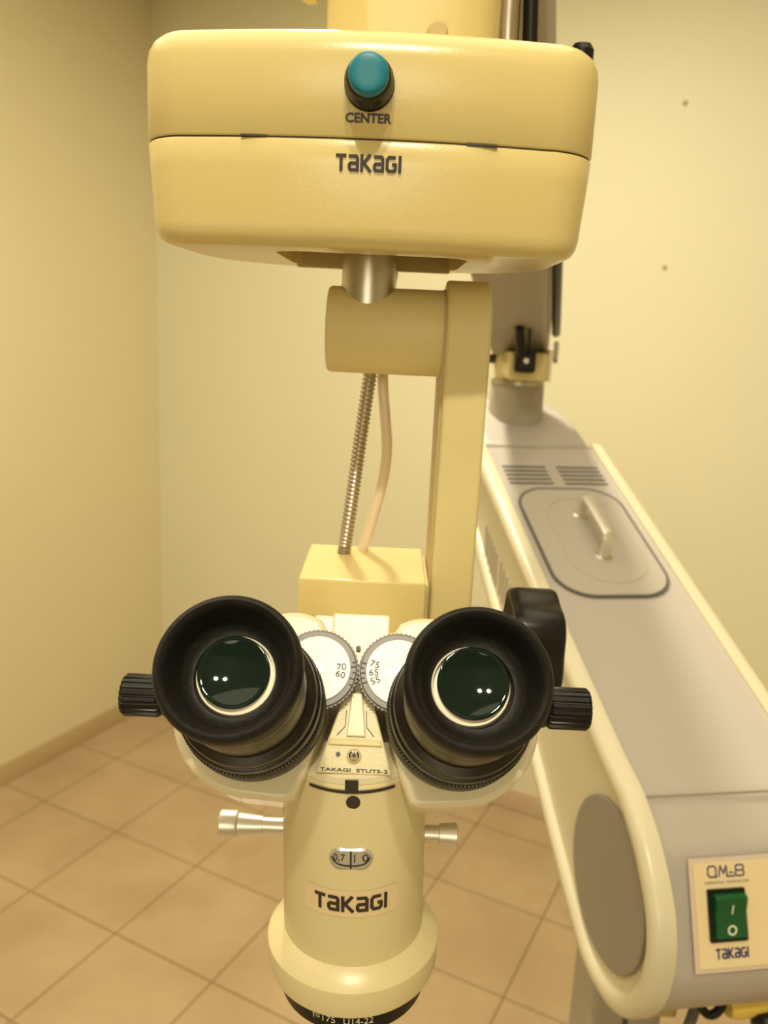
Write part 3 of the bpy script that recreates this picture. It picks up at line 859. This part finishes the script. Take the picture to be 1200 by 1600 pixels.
    KF = Fr((0, .2352, kz), (0, 1, 0), (0, 0, 1), (nm_dir, 0, 0))
    t0, t1 = abs(kx0), abs(kx1)
    bm = bmesh.new()
    lathe(bm, [(.0058, t0 - .001), (.0065, t0), (.0065, t1 - .0012), (.0058, t1 - .0003), (.0045, t1)], KF, seg=120, rmod=lambda k, t: 1.0 if (k % 6) < 4 else .93)
    kb = obj('adjusting_knob', bm, BLACKP, mic, smooth=25, label=nm + ' knurled black knob')
    obj('knob_collar', LM([(.0052, t0 - .022), (.0060, t0 - .006), (.0062, t0 - .002), (.0050, t0)], KF, seg=40), BLACKP, kb)
# centre mount between the housings
obj('centre_block', box(-.0105, .0105, .004, .0368, .068, .105, EF), CREAMW, mic, bevel=.001)
obj('top_block', box(-.0180, .0105, .020, .0385, .0775, .125, EF), CREAMW, mic, bevel=.0012, label='pale top of the head mount')
wt = .0645
wd = [(-.0045, .0065), (.0050, .0065), (.0132, -.0200), (-.0126, -.0200)]
wedge = obj('wedge_plate', extr(wd, wt, wt + .018, EF), BODYC, mic, bevel=.0006)
obj('wedge_ridge', extr([(-.0020, .0070), (.0018, .0070), (.0036, -.0078), (-.0030, -.0078)], wt - .0012, wt + .001, EF), CREAMW, mic, bevel=.0005, label='pale raised rib above the set screw')
obj('wedge_shelf', extr([(-.0084, -.0088), (.0088, -.0088), (.0094, -.0108), (-.0090, -.0108)], wt - .0009, wt + .001, EF), CREAM2, mic, bevel=.0004)
fe = lambda x, y: EF(x, y, wt - .0003)
bm = bmesh.new()
ribbon(bm, [(-.0034, .0010), (-.0036, -.0045), (-.0062, -.0075)], .00024, fe)
ribbon(bm, [(.0034, .0010), (.0038, -.0045), (.0064, -.0075)], .00024, fe)
obj('wedge_gap_line', bm, INK, wedge, smooth=0)
ZF = Fr(EF(.0000, -.0142, wt), EF.x, EF.y, EF.z)
sc = obj('set_screw', LM([(.0025, .0010), (.0025, -.0005), (.0020, -.0007)], ZF, seg=36), SLOTM, mic, label='recessed silver set screw')
bm = bmesh.new()
lathe(bm, [(.0017, -.0005), (.0017, -.0013), (.0012, -.0016)], ZF, seg=24)
obj('screw_head', bm, CHROME, sc)
bm = bmesh.new()
for an in range(3):
    a = radians(an * 60 + 15)
    ribbon(bm, [(-.0010 * cos(a), -.0010 * sin(a)), (.0010 * cos(a), .0010 * sin(a))], .0004, lambda x, y: ZF(x, y, -.0017))
obj('screw_slot', bm, INK, sc, smooth=0)
obj('small_screw', LM([(.0008, .0010), (.0008, -.0003)], Fr(EF(-.0054, -.0138, wt), EF.x, EF.y, EF.z), seg=16), GASKET, mic)
obj('small_screw', LM([(.0009, .0665), (.0009, .0750)], Fr(EF(-.0006, .0235, 0), EF.x, EF.y, EF.z), seg=16), GASKET, mic)
obj('band_lettering', text_bm('TAKAGI  STUTS-2', .003, lambda x, y: EF(x + .0002, y - .0188, wt - .0003), bold=.02, width=.0228, height=.0011), INK, mic, smooth=0)
# lobed tension knob on the right
bm = bmesh.new()
KX = Fr((0, .312, 1.5262), (0, 1, 0), (0, 0, 1), (1, 0, 0))
lob = lambda k, t: 1.0 + .075 * cos(5 * 2 * pi * k / 120 + .5)
lathe(bm, [(.0150, .0545), (.0185, .0520), (.0196, .0520), (.0205, .0535), (.0207, .0560), (.0207, .0690), (.0200, .0708), (.0185, .0716)], KX, seg=120, rmod=lob)
tk_ = obj('tension_knob', bm, BLACKP, mic, smooth=35, label='large lobed black tension knob')
obj('knob_shaft', LM([(.007, .012), (.007, .056)], KX, seg=28), STEEL, tk_)
# lamp housing behind the head
lbx = obj('lamp_housing', box(-.0362, .0200, .345, .402, 1.465, 1.5385), CREAM, mic, bevel=.0010, label='cream box-shaped lamp housing')
obj('housing_side_cover', box(.0195, .0215, .352, .398, 1.470, 1.5355), CREAM2, lbx, bevel=.0005)
obj('mount_neck', box(-.020, .010, .300, .350, 1.470, 1.5150), CREAMW, mic, bevel=.002)

# ================================================================ GOOSENECK AND HOSE
pts = [Vector((-.0188, .388, 1.5378)), Vector((-.0158, .389, 1.565)), Vector((-.0128, .391, 1.595)), Vector((-.0095, .394, 1.625)), Vector((-.006, .410, 1.652)), Vector((-.004, .43, 1.673))]
pp = catmull(pts, 60)
gn = tube(pp, .0030, seg=14, rf=lambda i: .0030 + (.00042 if (i // 2) % 2 else -.00025))
solo(obj('gooseneck_tube', gn, SPRING, smooth=60), 'ribbed metal gooseneck tube rising from the cream lamp housing', 'gooseneck tube')
pts = [(-.010, .394, 1.5378), (-.0060, .396, 1.553), (-.0015, .398, 1.572), (.0000, .398, 1.588), (-.0012, .398, 1.602), (-.0035, .400, 1.622), (-.004, .409, 1.648), (-.001, .4145, 1.673)]
solo(obj('beige_hose', tube(catmull(pts, 8), .0026, seg=18), TUBEM, smooth=60), 'smooth glossy beige hose curving beside the metal gooseneck', 'hose')
